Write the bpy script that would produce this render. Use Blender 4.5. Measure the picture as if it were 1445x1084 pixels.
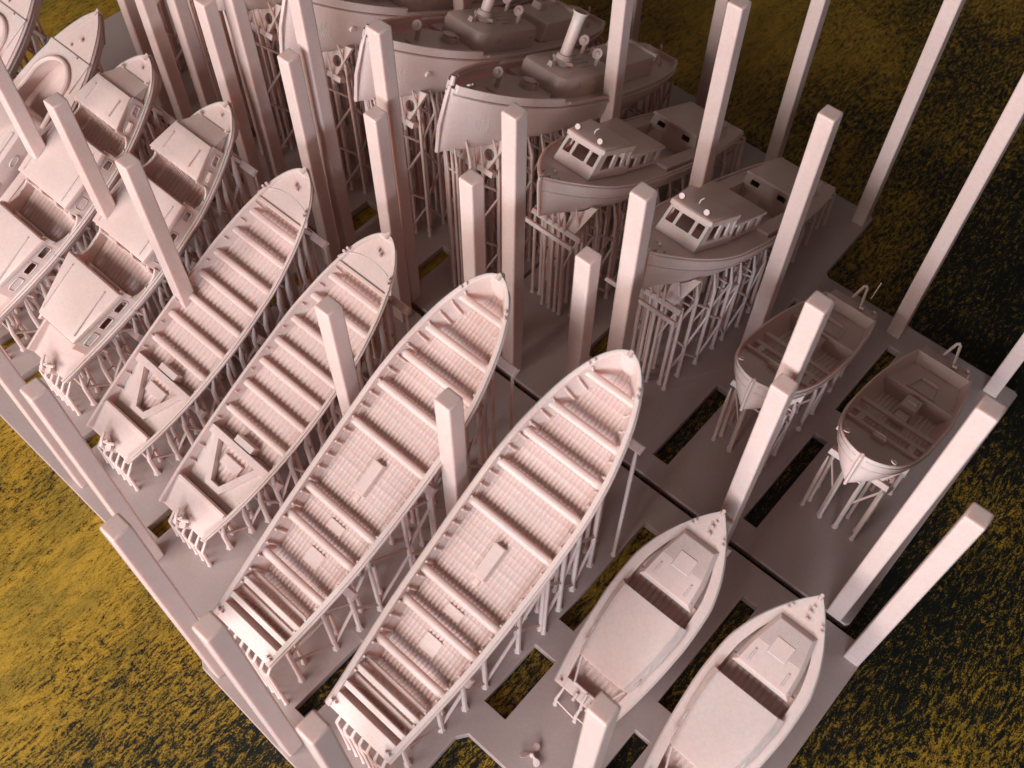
import bpy, bmesh, math, random
import numpy as np
from mathutils import Vector, Matrix
from mathutils.geometry import tessellate_polygon
random.seed(7)
for o in list(bpy.data.objects):
    bpy.data.objects.remove(o)
S = bpy.context.scene
COL = S.collection
# ------------------------------------------------------------------ camera, light, exposure
cam = bpy.data.objects.new('camera', bpy.data.cameras.new('camera'))
COL.objects.link(cam); S.camera = cam
cam.matrix_world = Matrix.Translation((8.2807, -16.6151, 34.0)) @ Matrix([[0.748259, -0.56026, 0.355269], [0.663378, 0.626982, -0.408439], [0.006085, 0.541297, 0.84081]]).to_4x4()
cam.data.sensor_width = 36.0
cam.data.lens = 36.25
cam.data.clip_start = 0.5
cam.data.clip_end = 400
cam.data.dof.use_dof = True
cam.data.dof.focus_distance = 36.5
cam.data.dof.aperture_fstop = 0.22

W = bpy.data.worlds.new('World'); S.world = W; W.use_nodes = True
bg = W.node_tree.nodes['Background']
bg.inputs[0].default_value = (1.0, 0.85, 0.77, 1); bg.inputs[1].default_value = 0.075

def area(name, loc, target, sx, sy, power, color):
    l = bpy.data.lights.new(name, 'AREA'); l.shape = 'RECTANGLE'; l.size = sx; l.size_y = sy
    l.energy = power; l.color = color
    o = bpy.data.objects.new(name, l); COL.objects.link(o); o.location = loc
    o.rotation_euler = (Vector(target) - Vector(loc)).to_track_quat('-Z', 'Y').to_euler()
    return o
area('window_light', (-20, -90, 48), (-3, 0, 3), 74, 34, 100000, (1.0, 0.975, 0.955))
area('window_light', (44, -100, 27), (2, 0, 3), 40, 20, 84000, (0.76, 0.88, 1.0))

S.view_settings.view_transform = 'Standard'; S.view_settings.look = 'None'
S.view_settings.exposure = 0.06; S.view_settings.gamma = 1.0
S.view_settings.use_curve_mapping = False
S.cycles.use_denoising = True
S.cycles.max_bounces = 8; S.cycles.diffuse_bounces = 4; S.cycles.glossy_bounces = 3
S.cycles.sample_clamp_indirect = 6.0

# ------------------------------------------------------------------ materials
def nd(nt, t, **k):
    n = nt.nodes.new(t)
    for a, b in k.items(): setattr(n, a, b)
    return n
def resin_material(name='pink_resin', sss=.19, c0=(0.74, 0.54, 0.49), c1=(0.79, 0.595, 0.545)):
    m = bpy.data.materials.new(name); m.use_nodes = True
    nt = m.node_tree; L = nt.links.new; b = nt.nodes['Principled BSDF']
    tc = nd(nt, 'ShaderNodeTexCoord')
    n1 = nd(nt, 'ShaderNodeTexNoise'); n1.inputs['Scale'].default_value = 0.55; n1.inputs['Detail'].default_value = 5
    L(tc.outputs['Object'], n1.inputs['Vector'])
    cr = nd(nt, 'ShaderNodeValToRGB'); e = cr.color_ramp.elements
    e[0].position = .3; e[0].color = (*c0, 1); e[1].position = .75; e[1].color = (*c1, 1)
    L(n1.outputs['Fac'], cr.inputs['Fac'])
    n2 = nd(nt, 'ShaderNodeTexNoise'); n2.inputs['Scale'].default_value = 9.0; n2.inputs['Detail'].default_value = 6; n2.inputs['Roughness'].default_value = .65
    L(tc.outputs['Object'], n2.inputs['Vector'])
    mx = nd(nt, 'ShaderNodeMixRGB', blend_type='MULTIPLY'); mx.inputs[0].default_value = .34
    cr2 = nd(nt, 'ShaderNodeValToRGB'); e = cr2.color_ramp.elements
    e[0].position = .35; e[0].color = (.8, .78, .78, 1); e[1].position = .6; e[1].color = (1, 1, 1, 1)
    L(n2.outputs['Fac'], cr2.inputs['Fac']); L(cr.outputs[0], mx.inputs[1]); L(cr2.outputs[0], mx.inputs[2])
    L(mx.outputs[0], b.inputs['Base Color'])
    rr = nd(nt, 'ShaderNodeMapRange'); rr.inputs['To Min'].default_value = .22; rr.inputs['To Max'].default_value = .42
    L(n2.outputs['Fac'], rr.inputs['Value']); L(rr.outputs[0], b.inputs['Roughness'])
    b.inputs['IOR'].default_value = 1.47
    b.inputs['Specular IOR Level'].default_value = .5
    b.subsurface_method = 'RANDOM_WALK'
    b.inputs['Subsurface Weight'].default_value = .8
    b.inputs['Subsurface Radius'].default_value = (1.0, .42, .30)
    b.inputs['Subsurface Scale'].default_value = sss
    # print layers (height steps) + grain as bump
    wv = nd(nt, 'ShaderNodeTexWave', wave_type='BANDS', bands_direction='Z', wave_profile='SIN')
    wv.inputs['Scale'].default_value = 7.5; wv.inputs['Distortion'].default_value = .25; wv.inputs['Detail'].default_value = 1
    L(tc.outputs['Object'], wv.inputs['Vector'])
    n3 = nd(nt, 'ShaderNodeTexNoise'); n3.inputs['Scale'].default_value = 26; n3.inputs['Detail'].default_value = 3
    L(tc.outputs['Object'], n3.inputs['Vector'])
    bv = nd(nt, 'ShaderNodeBevel'); bv.samples = 4; bv.inputs['Radius'].default_value = .022
    b1 = nd(nt, 'ShaderNodeBump'); b1.inputs['Strength'].default_value = .035; b1.inputs['Distance'].default_value = .02
    L(wv.outputs['Fac'], b1.inputs['Height']); L(bv.outputs[0], b1.inputs['Normal'])
    b2 = nd(nt, 'ShaderNodeBump'); b2.inputs['Strength'].default_value = .28; b2.inputs['Distance'].default_value = .015
    L(n3.outputs['Fac'], b2.inputs['Height']); L(b1.outputs[0], b2.inputs['Normal'])
    L(b2.outputs[0], b.inputs['Normal'])
    return m
RESIN = resin_material()
RAFT = resin_material('raft_resin', .12, (.50, .38, .35), (.55, .425, .40))   # resin of the base plates: darker and greyer than the boats' resin
FINE = resin_material('fine_resin', .02)

def ground_material():
    m = bpy.data.materials.new('mottled_gold_black'); m.use_nodes = True
    nt = m.node_tree; L = nt.links.new; b = nt.nodes['Principled BSDF']
    tc = nd(nt, 'ShaderNodeTexCoord')
    mp = nd(nt, 'ShaderNodeMapping'); mp.inputs['Rotation'].default_value = (0, 0, math.radians(-8)); mp.inputs['Scale'].default_value = (1.0, .32, 1)
    L(tc.outputs['Object'], mp.inputs['Vector'])
    wn = nd(nt, 'ShaderNodeTexNoise'); wn.inputs['Scale'].default_value = 1.1; wn.inputs['Detail'].default_value = 3
    L(mp.outputs[0], wn.inputs['Vector'])
    ad = nd(nt, 'ShaderNodeMixRGB', blend_type='LINEAR_LIGHT'); ad.inputs[0].default_value = .35
    L(mp.outputs[0], ad.inputs[1]); L(wn.outputs['Color'], ad.inputs[2])
    a = nd(nt, 'ShaderNodeTexNoise'); a.inputs['Scale'].default_value = 8.2; a.inputs['Detail'].default_value = 10; a.inputs['Roughness'].default_value = .78
    L(ad.outputs[0], a.inputs['Vector'])
    big = nd(nt, 'ShaderNodeTexNoise'); big.inputs['Scale'].default_value = .10; big.inputs['Detail'].default_value = 3
    L(tc.outputs['Object'], big.inputs['Vector'])
    fine = nd(nt, 'ShaderNodeTexNoise'); fine.inputs['Scale'].default_value = 26; fine.inputs['Detail'].default_value = 6
    mp2 = nd(nt, 'ShaderNodeMapping'); mp2.inputs['Scale'].default_value = (1, .55, 1); mp2.inputs['Rotation'].default_value = (0, 0, math.radians(-8))
    L(tc.outputs['Object'], mp2.inputs['Vector']); L(mp2.outputs[0], fine.inputs['Vector'])
    # the left part of the board carries more gold than the right part
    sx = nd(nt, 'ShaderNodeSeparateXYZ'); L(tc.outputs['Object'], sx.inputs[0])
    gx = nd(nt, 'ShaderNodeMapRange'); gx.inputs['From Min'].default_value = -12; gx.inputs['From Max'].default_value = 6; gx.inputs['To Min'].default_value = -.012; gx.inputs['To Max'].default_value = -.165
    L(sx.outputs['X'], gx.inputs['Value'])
    s1 = nd(nt, 'ShaderNodeMath', operation='MULTIPLY_ADD'); s1.inputs[1].default_value = .42
    L(big.outputs['Fac'], s1.inputs[0]); L(a.outputs['Fac'], s1.inputs[2])
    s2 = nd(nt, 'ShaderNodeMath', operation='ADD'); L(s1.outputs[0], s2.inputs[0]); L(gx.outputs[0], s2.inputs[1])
    s3 = nd(nt, 'ShaderNodeMath', operation='MULTIPLY_ADD'); s3.inputs[1].default_value = .40
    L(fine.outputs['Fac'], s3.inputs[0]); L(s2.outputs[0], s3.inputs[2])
    cr = nd(nt, 'ShaderNodeValToRGB'); e = cr.color_ramp.elements
    e[0].position = .735; e[0].color = (.006, .008, .006, 1); e[1].position = .98; e[1].color = (.52, .295, .034, 1)
    k = e.new(.79); k.color = (.035, .026, .008, 1)
    k = e.new(.84); k.color = (.29, .155, .013, 1)
    hv = nd(nt, 'ShaderNodeTexNoise'); hv.inputs['Scale'].default_value = 1.7; hv.inputs['Detail'].default_value = 6
    L(mp.outputs[0], hv.inputs['Vector'])
    hc = nd(nt, 'ShaderNodeValToRGB'); q = hc.color_ramp.elements
    q[0].position = .35; q[0].color = (.62, .70, .9, 1); q[1].position = .62; q[1].color = (1, 1, 1, 1)
    L(hv.outputs['Fac'], hc.inputs['Fac'])
    hm = nd(nt, 'ShaderNodeMixRGB', blend_type='MULTIPLY'); hm.inputs[0].default_value = .9
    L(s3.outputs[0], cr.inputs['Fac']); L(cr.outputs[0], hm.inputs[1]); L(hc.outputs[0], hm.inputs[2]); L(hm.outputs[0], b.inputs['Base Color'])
    b.inputs['Roughness'].default_value = .5; b.inputs['Specular IOR Level'].default_value = .3
    bp = nd(nt, 'ShaderNodeBump'); bp.inputs['Strength'].default_value = .32; bp.inputs['Distance'].default_value = .06
    L(s3.outputs[0], bp.inputs['Height']); L(bp.outputs[0], b.inputs['Normal'])
    return m
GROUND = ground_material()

# ------------------------------------------------------------------ mesh helpers
SMALL = set('grab_rail drip_rail coaming rub_rail cleat bollard fairlead stringer rib horn searchlight vent_cowl tiller tow_hook skylight_bar hatch hatch_rim platform_rim porthole lamp_box funnel_base bow_post stem motor_bracket outboard_motor support_brace console_lid blade hub'.split())
class MB:
    def __init__(s): s.v = []; s.f = []
    def add(s, vs, fs):
        o = len(s.v); s.v += [tuple(map(float, p)) for p in vs]; s.f += [tuple(i + o for i in f) for f in fs]
    def hexa(s, p):      # p: 4 bottom, 4 top
        s.add(p, [(3, 2, 1, 0), (4, 5, 6, 7), (0, 1, 5, 4), (1, 2, 6, 5), (2, 3, 7, 6), (3, 0, 4, 7)])
    def loft(s, rings, closed=True, cap=True):
        n = len(rings[0]); o = len(s.v)
        for r in rings: s.v += [tuple(map(float, p)) for p in r]
        for i in range(len(rings) - 1):
            for j in range(n if closed else n - 1):
                k = (j + 1) % n
                s.f.append((o + i*n + j, o + i*n + k, o + (i+1)*n + k, o + (i+1)*n + j))
        if cap:
            s.f.append(tuple(o + j for j in range(n))[::-1]); e = o + (len(rings)-1)*n
            s.f.append(tuple(e + j for j in range(n)))
    def tube(s, pts, rad, k=6):
        pts = [Vector(p) for p in pts]
        if not hasattr(rad, '__len__'): rad = [rad] * len(pts)
        rings = []; up = None
        for i, p in enumerate(pts):
            d = (pts[min(i+1, len(pts)-1)] - pts[max(i-1, 0)]).normalized()
            if up is None: up = Vector((0, 0, 1)) if abs(d.z) < .9 else Vector((1, 0, 0))
            a = d.cross(up).normalized(); b = a.cross(d).normalized(); up = b
            rings.append([p + (a*math.cos(2*math.pi*j/k) + b*math.sin(2*math.pi*j/k)) * rad[i] for j in range(k)])
        s.loft(rings)
    def plate(s, outline, holes, mapf):     # outline / holes: 2-D loops; mapf(u, v, side) -> point, side 0 / 1
        loops = [list(outline)] + [list(h) for h in holes]
        tri = tessellate_polygon([[Vector((p[0], p[1], 0)) for p in l] for l in loops])
        flat = [p for l in loops for p in l]; n = len(flat); o = len(s.v)
        for side in (0, 1): s.v += [tuple(map(float, mapf(p[0], p[1], side))) for p in flat]
        for t in tri:
            s.f.append((o + t[0], o + t[1], o + t[2])); s.f.append((o + n + t[2], o + n + t[1], o + n + t[0]))
        b = 0
        for l in loops:
            m = len(l)
            for j in range(m):
                k = (j + 1) % m
                s.f.append((o + b + j, o + b + k, o + n + b + k, o + n + b + j))
            b += m
    def build(s, name, parent=None, mat=None, angle=35, smooth=True):
        me = bpy.data.meshes.new(name); me.from_pydata(s.v, [], s.f); me.update()
        bm = bmesh.new(); bm.from_mesh(me)
        bmesh.ops.remove_doubles(bm, verts=bm.verts, dist=1e-5)
        bmesh.ops.recalc_face_normals(bm, faces=bm.faces)
        bm.to_mesh(me); bm.free()
        if smooth:
            me.shade_smooth(); me.set_sharp_from_angle(angle=math.radians(angle))
        me.materials.append(mat or (FINE if name in SMALL else RESIN))
        o = bpy.data.objects.new(name, me); COL.objects.link(o)
        if parent: o.parent = parent
        return o

def rrect(x0, y0, x1, y1, r, k=4):
    out = []
    for cx, cy, a in ((x1-r, y1-r, 0), (x0+r, y1-r, 90), (x0+r, y0+r, 180), (x1-r, y0+r, 270)):
        for j in range(k+1):
            t = math.radians(a + 90*j/k); out.append((cx + r*math.cos(t), cy + r*math.sin(t)))
    return out
def circ(x, y, r, k=16): return [(x + r*math.cos(2*math.pi*j/k), y + r*math.sin(2*math.pi*j/k)) for j in range(k)]

def spl(pts):
    xs = np.array([p[0] for p in pts], float); ys = np.array([p[1] for p in pts], float)
    h = np.diff(xs); dl = np.diff(ys)/h; m = np.zeros(len(xs))
    m[0] = dl[0]; m[-1] = dl[-1]
    for i in range(1, len(xs)-1):
        if dl[i-1]*dl[i] > 0:
            w1 = 2*h[i] + h[i-1]; w2 = h[i] + 2*h[i-1]; m[i] = (w1+w2)/(w1/dl[i-1] + w2/dl[i])
    def f(x):
        x = min(max(x, xs[0]), xs[-1]); i = min(int(np.searchsorted(xs, x, side='right'))-1, len(xs)-2); i = max(i, 0)
        t = (x - xs[i])/h[i]
        return float((1+2*t)*(1-t)**2*ys[i] + t*(1-t)**2*h[i]*m[i] + t*t*(3-2*t)*ys[i+1] + t*t*(t-1)*h[i]*m[i+1])
    return f

# ------------------------------------------------------------------ a boat's own frame and hull
class Boat:
    """s across, t from the stern to the bow, n off the deck; the boat leans back on its props by th, stern deck at height hs."""
    def __init__(b, L, th, hs, w, sag, keel, gw=.13, rake=.9, floor=((0, 99, -1.0),), full=(.55, 1.0), stern0=0.0):
        b.L = L; b.th = math.radians(th); b.hs = hs; b.w = spl(w); b.sag = sag; b.keel = spl(keel); b.gw = gw; b.rake = rake; b.fl = floor; b.full = full
        b.c = math.cos(b.th); b.sn = math.sin(b.th)
    def P(b, s, t, n): return (s, t*b.c - n*b.sn, b.hs + t*b.sn + n*b.c)
    def ng(b, t): return -4*b.sag*(t/b.L)*(1 - t/b.L)
    def inner(b, t):
        for a, e, n in b.fl:
            if a <= t < e: return n if not callable(n) else n(t)
        return b.ng(t) - .004
    def expo(b, t):
        x = max(0, (t/b.L - .45)/.55)
        return b.full[0] + (b.full[1] - b.full[0]) * x**1.5, 1.15 + .5*x
    def outer(b, t, ph):                       # ph 0 at the keel .. 1 at the gunwale
        w, g, k = b.w(t), b.ng(t), b.keel(t); e1, e2 = b.expo(t); a = ph*math.pi/2
        s = w*math.sin(a)**e1; q = math.cos(a)**e2; n = g - (g-k)*q
        return s, t - b.rake*q*(t/b.L)**5, n
    def rk(b, t, n):
        g, k = b.ng(t), b.keel(t); return t - b.rake*min(1, max(0, (g-n)/(g-k)))*(t/b.L)**5
    def half(b, t, n):                         # half breadth of the skin at height n
        g, k = b.ng(t), b.keel(t); e1, e2 = b.expo(t)
        q = min(1, max(0, (g-n)/(g-k)))**(1/e2)
        return b.w(t)*math.sqrt(max(0, 1-q*q))**e1
    def hull(b, root, name='hull'):
        br = set()
        for a, e, n in b.fl:
            for x in (a, e):
                if 0 < x < b.L: br |= {x-.0015, x+.0015}
        ts = sorted(set(np.linspace(0, b.L*.85, 34)) | set(b.L*(.85 + .15*np.sin(np.linspace(.05, 1, 16)*math.pi/2))) | br)
        M = 9; rings = []
        for t in ts:
            o = [b.outer(t, j/M) for j in range(M+1)]
            g = b.ng(t); ni = min(b.inner(t), g-.004); w = b.w(t); si = max(w - b.gw, .006)
            sa = max(.005, min(si, b.half(t, (g+ni)/2) - .09)); sb = max(.004, min(sa, b.half(t, ni) - .09))
            half = o + [(si, t, g), (sa, b.rk(t, (g+ni)/2), (g+ni)/2), (sb, b.rk(t, ni), ni)]
            ring = [b.P(*p) for p in half] + [b.P(-p[0], p[1], p[2]) for p in half[::-1][:-1]]
            rings.append(ring)
        m = MB(); m.loft(rings)
        return m.build(name, root, angle=38)
    def rail(b, root, dn=-.12, off=.03, r=.055, t0=0, t1=None, name='rub_rail'):
        t1 = t1 or b.L-.02
        for sg in (-1, 1):
            m = MB(); pts = []
            for t in np.linspace(t0, t1, 40):
                n = b.ng(t)+dn; s = b.half(t, n) + off; g, k = b.ng(t), b.keel(t)
                q = (g-n)/(g-k); pts.append(b.P(sg*s, t - b.rake*q*(t/b.L)**5, n))
            m.tube(pts, r, 6); m.build(name, root)
    def box(b, m, s0, s1, t0, t1, n0, n1, tap=0.):
        m.hexa([b.P(s0, t0, n0), b.P(s1, t0, n0), b.P(s1, t1, n0), b.P(s0, t1, n0),
                b.P(s0+tap, t0+tap, n1), b.P(s1-tap, t0+tap, n1), b.P(s1-tap, t1-tap, n1), b.P(s0+tap, t1-tap, n1)])
    def prism(b, m, poly, n0, n1, holes=(), shrink=None):
        m.plate(poly, holes, lambda u, v, sd: b.P(u, v, (n0 if sd == 0 else n1)))
    def wall(b, m, q, holes=(), th=.08):       # q: four (s,t,n) corners, u along 0-1, v along 0-3
        q = [Vector(b.P(*p)) for p in q]; nrm = (q[1]-q[0]).cross(q[3]-q[0]).normalized()
        f = lambda u, v, sd: (q[0]*(1-u)*(1-v) + q[1]*u*(1-v) + q[2]*u*v + q[3]*(1-u)*v) - nrm*th*sd
        m.plate([(0, 0), (1, 0), (1, 1), (0, 1)], holes, f)
    def dome(b, m, outline, n0, n1, inset=.12, crown=.06):   # rounded cap over an outline of (s,t)
        cs = sum(p[0] for p in outline)/len(outline); ct = sum(p[1] for p in outline)/len(outline)
        def ring(k, n): return [b.P(cs + (p[0]-cs)*k, ct + (p[1]-ct)*k, n) for p in outline]
        m.loft([ring(1, n0), ring(1, n0 + (n1-n0)*.72), ring(1-inset*.35, n0 + (n1-n0)*.93), ring(1-inset, n1), ring(.5, n1+crown*.8), ring(.05, n1+crown)])
    def cyl(b, m, s, t, n0, n1, r, r1=None, k=14):
        m.tube([b.P(s, t, n0), b.P(s, t, n1)], [r, r1 if r1 is not None else r], k)
    def battens(b, root, t0, t1, n, pitch=.19, gap=.5, seg=.55, name='floorboards', hw=.02):
        """planked floor: rounded battens side by side, crossed by thin fastening lines when seg is given"""
        ts = sorted(set(np.arange(t0, t1, .12)) | ({x + d for x in np.arange(math.ceil(t0/seg)*seg, t1, seg) for d in (-.03, -.012, .012, .03)} if seg else set()) | {t1})
        W = max(b.half(t, n) for t in ts); k = int(W/pitch) + 1; prof = ((-.5, -.034), (-.36, -.004), (-.18, .014), (0, .018), (.18, .014), (.36, -.004))
        cols = [(i*pitch + a*pitch, h) for i in range(-k, k+1) for a, h in prof]; m = MB(); idx = {}
        for a, t in enumerate(ts):
            lim = b.half(min(t + b.rake*.3*(t/b.L)**5, b.L), n) - .05
            bump = .005 if seg and abs((t/seg) - round(t/seg))*seg < .02 else 0
            for c, (s, h) in enumerate(cols):
                if abs(s) <= lim + pitch*.2: idx[(a, c)] = len(m.v); m.v.append(b.P(max(-lim, min(lim, s)), t, n + h + bump))
        for a in range(len(ts)-1):
            for c in range(len(cols)-1):
                q = [(a, c), (a, c+1), (a+1, c+1), (a+1, c)]
                if all(x in idx for x in q): m.f.append(tuple(idx[x] for x in q))
        return m.build(name, root, FINE, angle=60)
    def thwart(b, root, t, dn=-.16, wid=.34, th=.1, name='thwart'):
        n = b.ng(t)+dn; s = b.half(t, n)-.07; m = MB()
        sw = .5*wid; N = 8; rings = []
        for i in range(N+1):
            u = -s + 2*s*i/N
            rings.append([b.P(u, t-sw, n-th), b.P(u, t+sw, n-th), b.P(u, t+sw, n-.03), b.P(u, t+sw*.8, n), b.P(u, t+sw*.4, n+.022), b.P(u, t-sw*.4, n+.022), b.P(u, t-sw*.8, n), b.P(u, t-sw, n-.03)])
        m.loft(rings); return m.build(name, root)
    def ribs(b, root, ts, n_low, r=.045):
        for t in ts:
            for sg in (-1, 1):
                m = MB(); g = b.ng(t)-.1; pts = []
                for n in np.linspace(g, n_low, 5): pts.append(b.P(sg*max(.05, min(b.w(t)-b.gw, b.half(t, n)-.09)-.055), b.rk(t, n), n+.02))
                m.tube(pts, [r, r, r*1.05, r*1.1, r*1.2], 5); m.build('rib', root)
    def cradle(b, root, t, hw, drop=.55, hole='round', th=.14, top=.6, bar=None):
        m = MB(); g = b.keel(t); w0 = b.half(t, g+.35)
        out = [(-hw*.62, g-drop), (hw*.62, g-drop), (hw, g+top*.72), (hw*.86, g+top)]
        prof = [(b.half(t, n)-.03, n) for n in np.linspace(g+top*.9, g+.03, 7)]
        prof = [(min(x, hw*.84), n) for x, n in prof]
        loop = [(-hw*.62, g-drop), (hw*.62, g-drop), (hw*.98, g+top)] + prof + [(-x, n) for x, n in prof[::-1]] + [(-hw*.98, g+top)]
        holes = []
        if hole == 'round':
            for sg in (-1, 1): holes.append(circ(sg*hw*.5, g-drop*.38, drop*.26))
        elif hole == 'square':
            for sg in (-1, 1): holes.append([(sg*hw*.2-.12, g-drop*.75), (sg*hw*.2+.12, g-drop*.75), (sg*hw*.2+.12, g-.08), (sg*hw*.2-.12, g-.08)])
        m.plate(loop, holes, lambda u, v, sd: b.P(u, t + (th if sd else 0) - th/2, v))
        o = m.build('cradle', root, angle=25)
        m2 = MB(); bw = bar or hw*.86; b.box(m2, -bw, bw, t-.15, t+.15, g-drop-.2, g-drop+.01, .02); m2.build('cradle_bar', o, angle=25)
        return g-drop-.1, hw*.75
    def supports(b, root, step=1.15, t0=.7, t1=None, cr=(), dense=1, levels=2.0, fan=6, phs=(.46, .2), wmax=.60, lr=.075):
        t1 = t1 or b.L-.9; legs = {}; rnd = random.Random(int(b.L*100))
        def leg(x, y, ptop, r=.075):
            z = ptop[2]
            if z < .35: return None
            m = MB(); zb = max(.12, z - min(.95, z*.45)); tip = Vector(ptop); c = Vector((x, y, zb))
            m.tube([(x, y, -.02), (x, y, .05), (x, y, .14), (x, y, zb*.55+.06), (x, y, zb), c.lerp(tip, .55), tip],
                   [r*1.75, r*1.6, r*1.05, r, r*1.02, r*.72, r*.38], 6)
            m.build('support_leg', root); return (x, y, zb)
        for i, t in enumerate(np.arange(t0, t1, step)):
            t = t + rnd.uniform(-.28, .28)*step
            for sg in (-1, 1):
                for k, ph in enumerate(phs):
                    s, tt, n = b.outer(t + (.3 if k else 0), ph); p = b.P(sg*s, tt, n)
                    x = sg*(min(s*1.04, b.w(t)*wmax) + (.1 if k == 0 else .0)) + rnd.uniform(-.04, .04); y = p[1] + rnd.uniform(-.05, .05) - .06
                    q = leg(x, y, p, lr if k == 0 else lr*.85)
                    if q: legs[(sg, k, i)] = q
        for t in cr:                               # legs under the cradle bars
            for sg in (-1, -.3, .3, 1):
                g = b.keel(t); p = b.P(sg*t_hw(b, t), t, g-.66); leg(p[0], p[1], p, .07)
        if fan:                                    # row of thin props fanning out under the transom
            g = b.keel(0); w = b.half(0, g*.6)
            for j in range(fan):
                s = -w*.9 + 1.8*w*j/(fan-1); p = b.P(s, 0.03, g*.55 - .1)
                x, y = s*1.05, p[1] - .42; zb = max(.3, p[2] - .55); m = MB()
                m.tube([(x, y, -.02), (x, y, .06), (x, y, zb*.5), (x, y, zb), p], [.11, .08, .065, .065, .03], 6); m.build('support_leg', root)
                if j:
                    m = MB(); m.tube([(px, py, pz*.85), (x, y, zb*(.35 if j % 2 else .85))], .045, 5); m.build('support_brace', root)
                px, py, pz = x, y, zb
        nb = 0
        def brace(a, z0, c, z1, r=.05):
            m = MB(); m.tube([(a[0], a[1], z0), (c[0], c[1], z1)], r, 5); m.build('support_brace', root)
        for (sg, k, i), a in reversed(list(legs.items())):
            c = legs.get((sg, k, i+1)); top = min(a[2], c[2]) if c else 0
            if c and k == 0:
                z = .35; up = i % 2; rb = .058
                while z < top - .3 and nb < 80:
                    z1 = min(z + levels*.75, top)
                    brace(a, z if up else z1, c, z1 if up else z, rb); nb += 1; up = 1-up; z += levels
            if sg == 1:
                d = legs.get((-1, k, i))
                if d and nb < 95 and i % 2 == k % 2:
                    z = min(a[2], d[2]); brace(a, z*.96, d, z*.96, .05); nb += 1
            d = legs.get((sg, 1, i)) if k == 0 else None
            if d and nb < 95:
                z = min(a[2], d[2]); brace(a, z*.9, d, z*(.55 if i % 2 else .95), .045); nb += 1

def t_hw(b, t): return .95*b.crhw

def tag(o, label, cat, group=None):
    o['label'] = label; o['category'] = cat
    if group: o['group'] = group
    return o
def root(name, loc=(0, 0, 0), rz=0):
    o = bpy.data.objects.new(name, None); COL.objects.link(o); o.location = loc; o.rotation_euler = (0, 0, rz); o.empty_display_size = .2
    return o
CH = {}
def copy_tree(o, parent=None):
    c = o.copy(); COL.objects.link(c)
    if parent: c.parent = parent
    for ch in o.children: copy_tree(ch, c)
    return c
def fleet(proto, spots, group, cat='model boat'):
    for i, (x, y, rz, label) in enumerate(spots):
        o = proto if i == 0 else copy_tree(proto)
        o.location = (x, y, 0); o.rotation_euler = (0, 0, rz); tag(o, label, cat, group)

# ------------------------------------------------------------------ ground and the printed base plates
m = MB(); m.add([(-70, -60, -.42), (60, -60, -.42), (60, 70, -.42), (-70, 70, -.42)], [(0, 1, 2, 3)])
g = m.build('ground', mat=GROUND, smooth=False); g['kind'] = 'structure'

def plate(name, outline, holes, label):
    m = MB(); m.plate(outline, holes, lambda u, v, sd: (u, v, 0 if sd else -.4))
    o = m.build(name, mat=RAFT, angle=30)
    bv = o.modifiers.new('edge', 'BEVEL'); bv.width = .05; bv.segments = 2; bv.limit_method = 'ANGLE'
    return tag(o, label, 'print raft', 'base plates under the boats')
def rc(x0, y0, x1, y1): return [(x0, y0), (x1, y0), (x1, y1), (x0, y1)]
front_holes = []
for x in (-27.3, -22.9, -18.9+2.2-4.2+.2, -11.8, -7.35, -3.04):
    front_holes += [rc(x, -13.4 if x < -4 else -14.2, x+.64, -11.2), rc(x, -9.9, x+.64, -7.4), rc(x, -6.17, x+.64, -1.36)]
front_holes += [rc(-16.6, -13.2, -15.96, -11.2), rc(-16.6, -9.9, -15.96, -7.4), rc(-16.6, -6.17, -15.96, -1.36)]
front_holes += [rc(1.42, -9.92, 2.33, -7.38), rc(1.45, -6.17, 2.1, -1.34), rc(5.69, -9.9, 6.3, -7.38), rc(5.69, -6.17, 6.3, -1.3)]
plate('print_raft', [(-36, -14.1), (-11.3, -14.3), (-9.4, -14.42), (-7.6, -14.36), (-6.7, -15.1), (-6.3, -15.36), (-2.2, -15.45), (1.4, -15.45), (1.5, -15.35), (1.5, -11.4), (1.75, -11.05), (5.2, -11.05), (5.4, -10.95), (9.9, -10.95), (10.0, -10.8), (10.0, -.2), (9.9, -.07), (-36, -.07)], front_holes,
      'pale pink slotted base plate carrying the long open boats along the near side')
bh = [rc(-.05, 1.1, .62, 5.26), rc(4.0, 1.16, 4.57, 5.95), rc(4.02, 7.4, 4.5, 11.4), rc(-.1, 7.0, .55, 10.9), rc(-4.95, 3.0, -4.3, 7.4), rc(-4.95, 9.5, -4.3, 14.0)]
plate('print_raft', [(-9.2, .16), (8.9, .16), (9.0, .3), (9.0, 12.7), (8.9, 12.8), (.3, 12.8), (.1, 13.0), (.0, 16.9), (-.2, 17.1), (-9.2, 17.1)], bh,
      'dusky pink base plate with slots under the two dinghies and the two pilot boats')
bh = [rc(-13.0, .95, -12.4, 3.2), rc(-17.3, 1.2, -16.4, 2.9), rc(-13.0, 7, -12.4, 11), rc(-21, 1.2, -20.3, 3.0), rc(-17.1, 7, -16.4, 11), rc(-24.6, 1.2, -24, 4)]
plate('print_raft', [(-36, .2), (-9.35, .2), (-9.35, 18.0), (-36, 18.0)], bh,
      'deeply shadowed base plate far back under the funnelled tugs')

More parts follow.
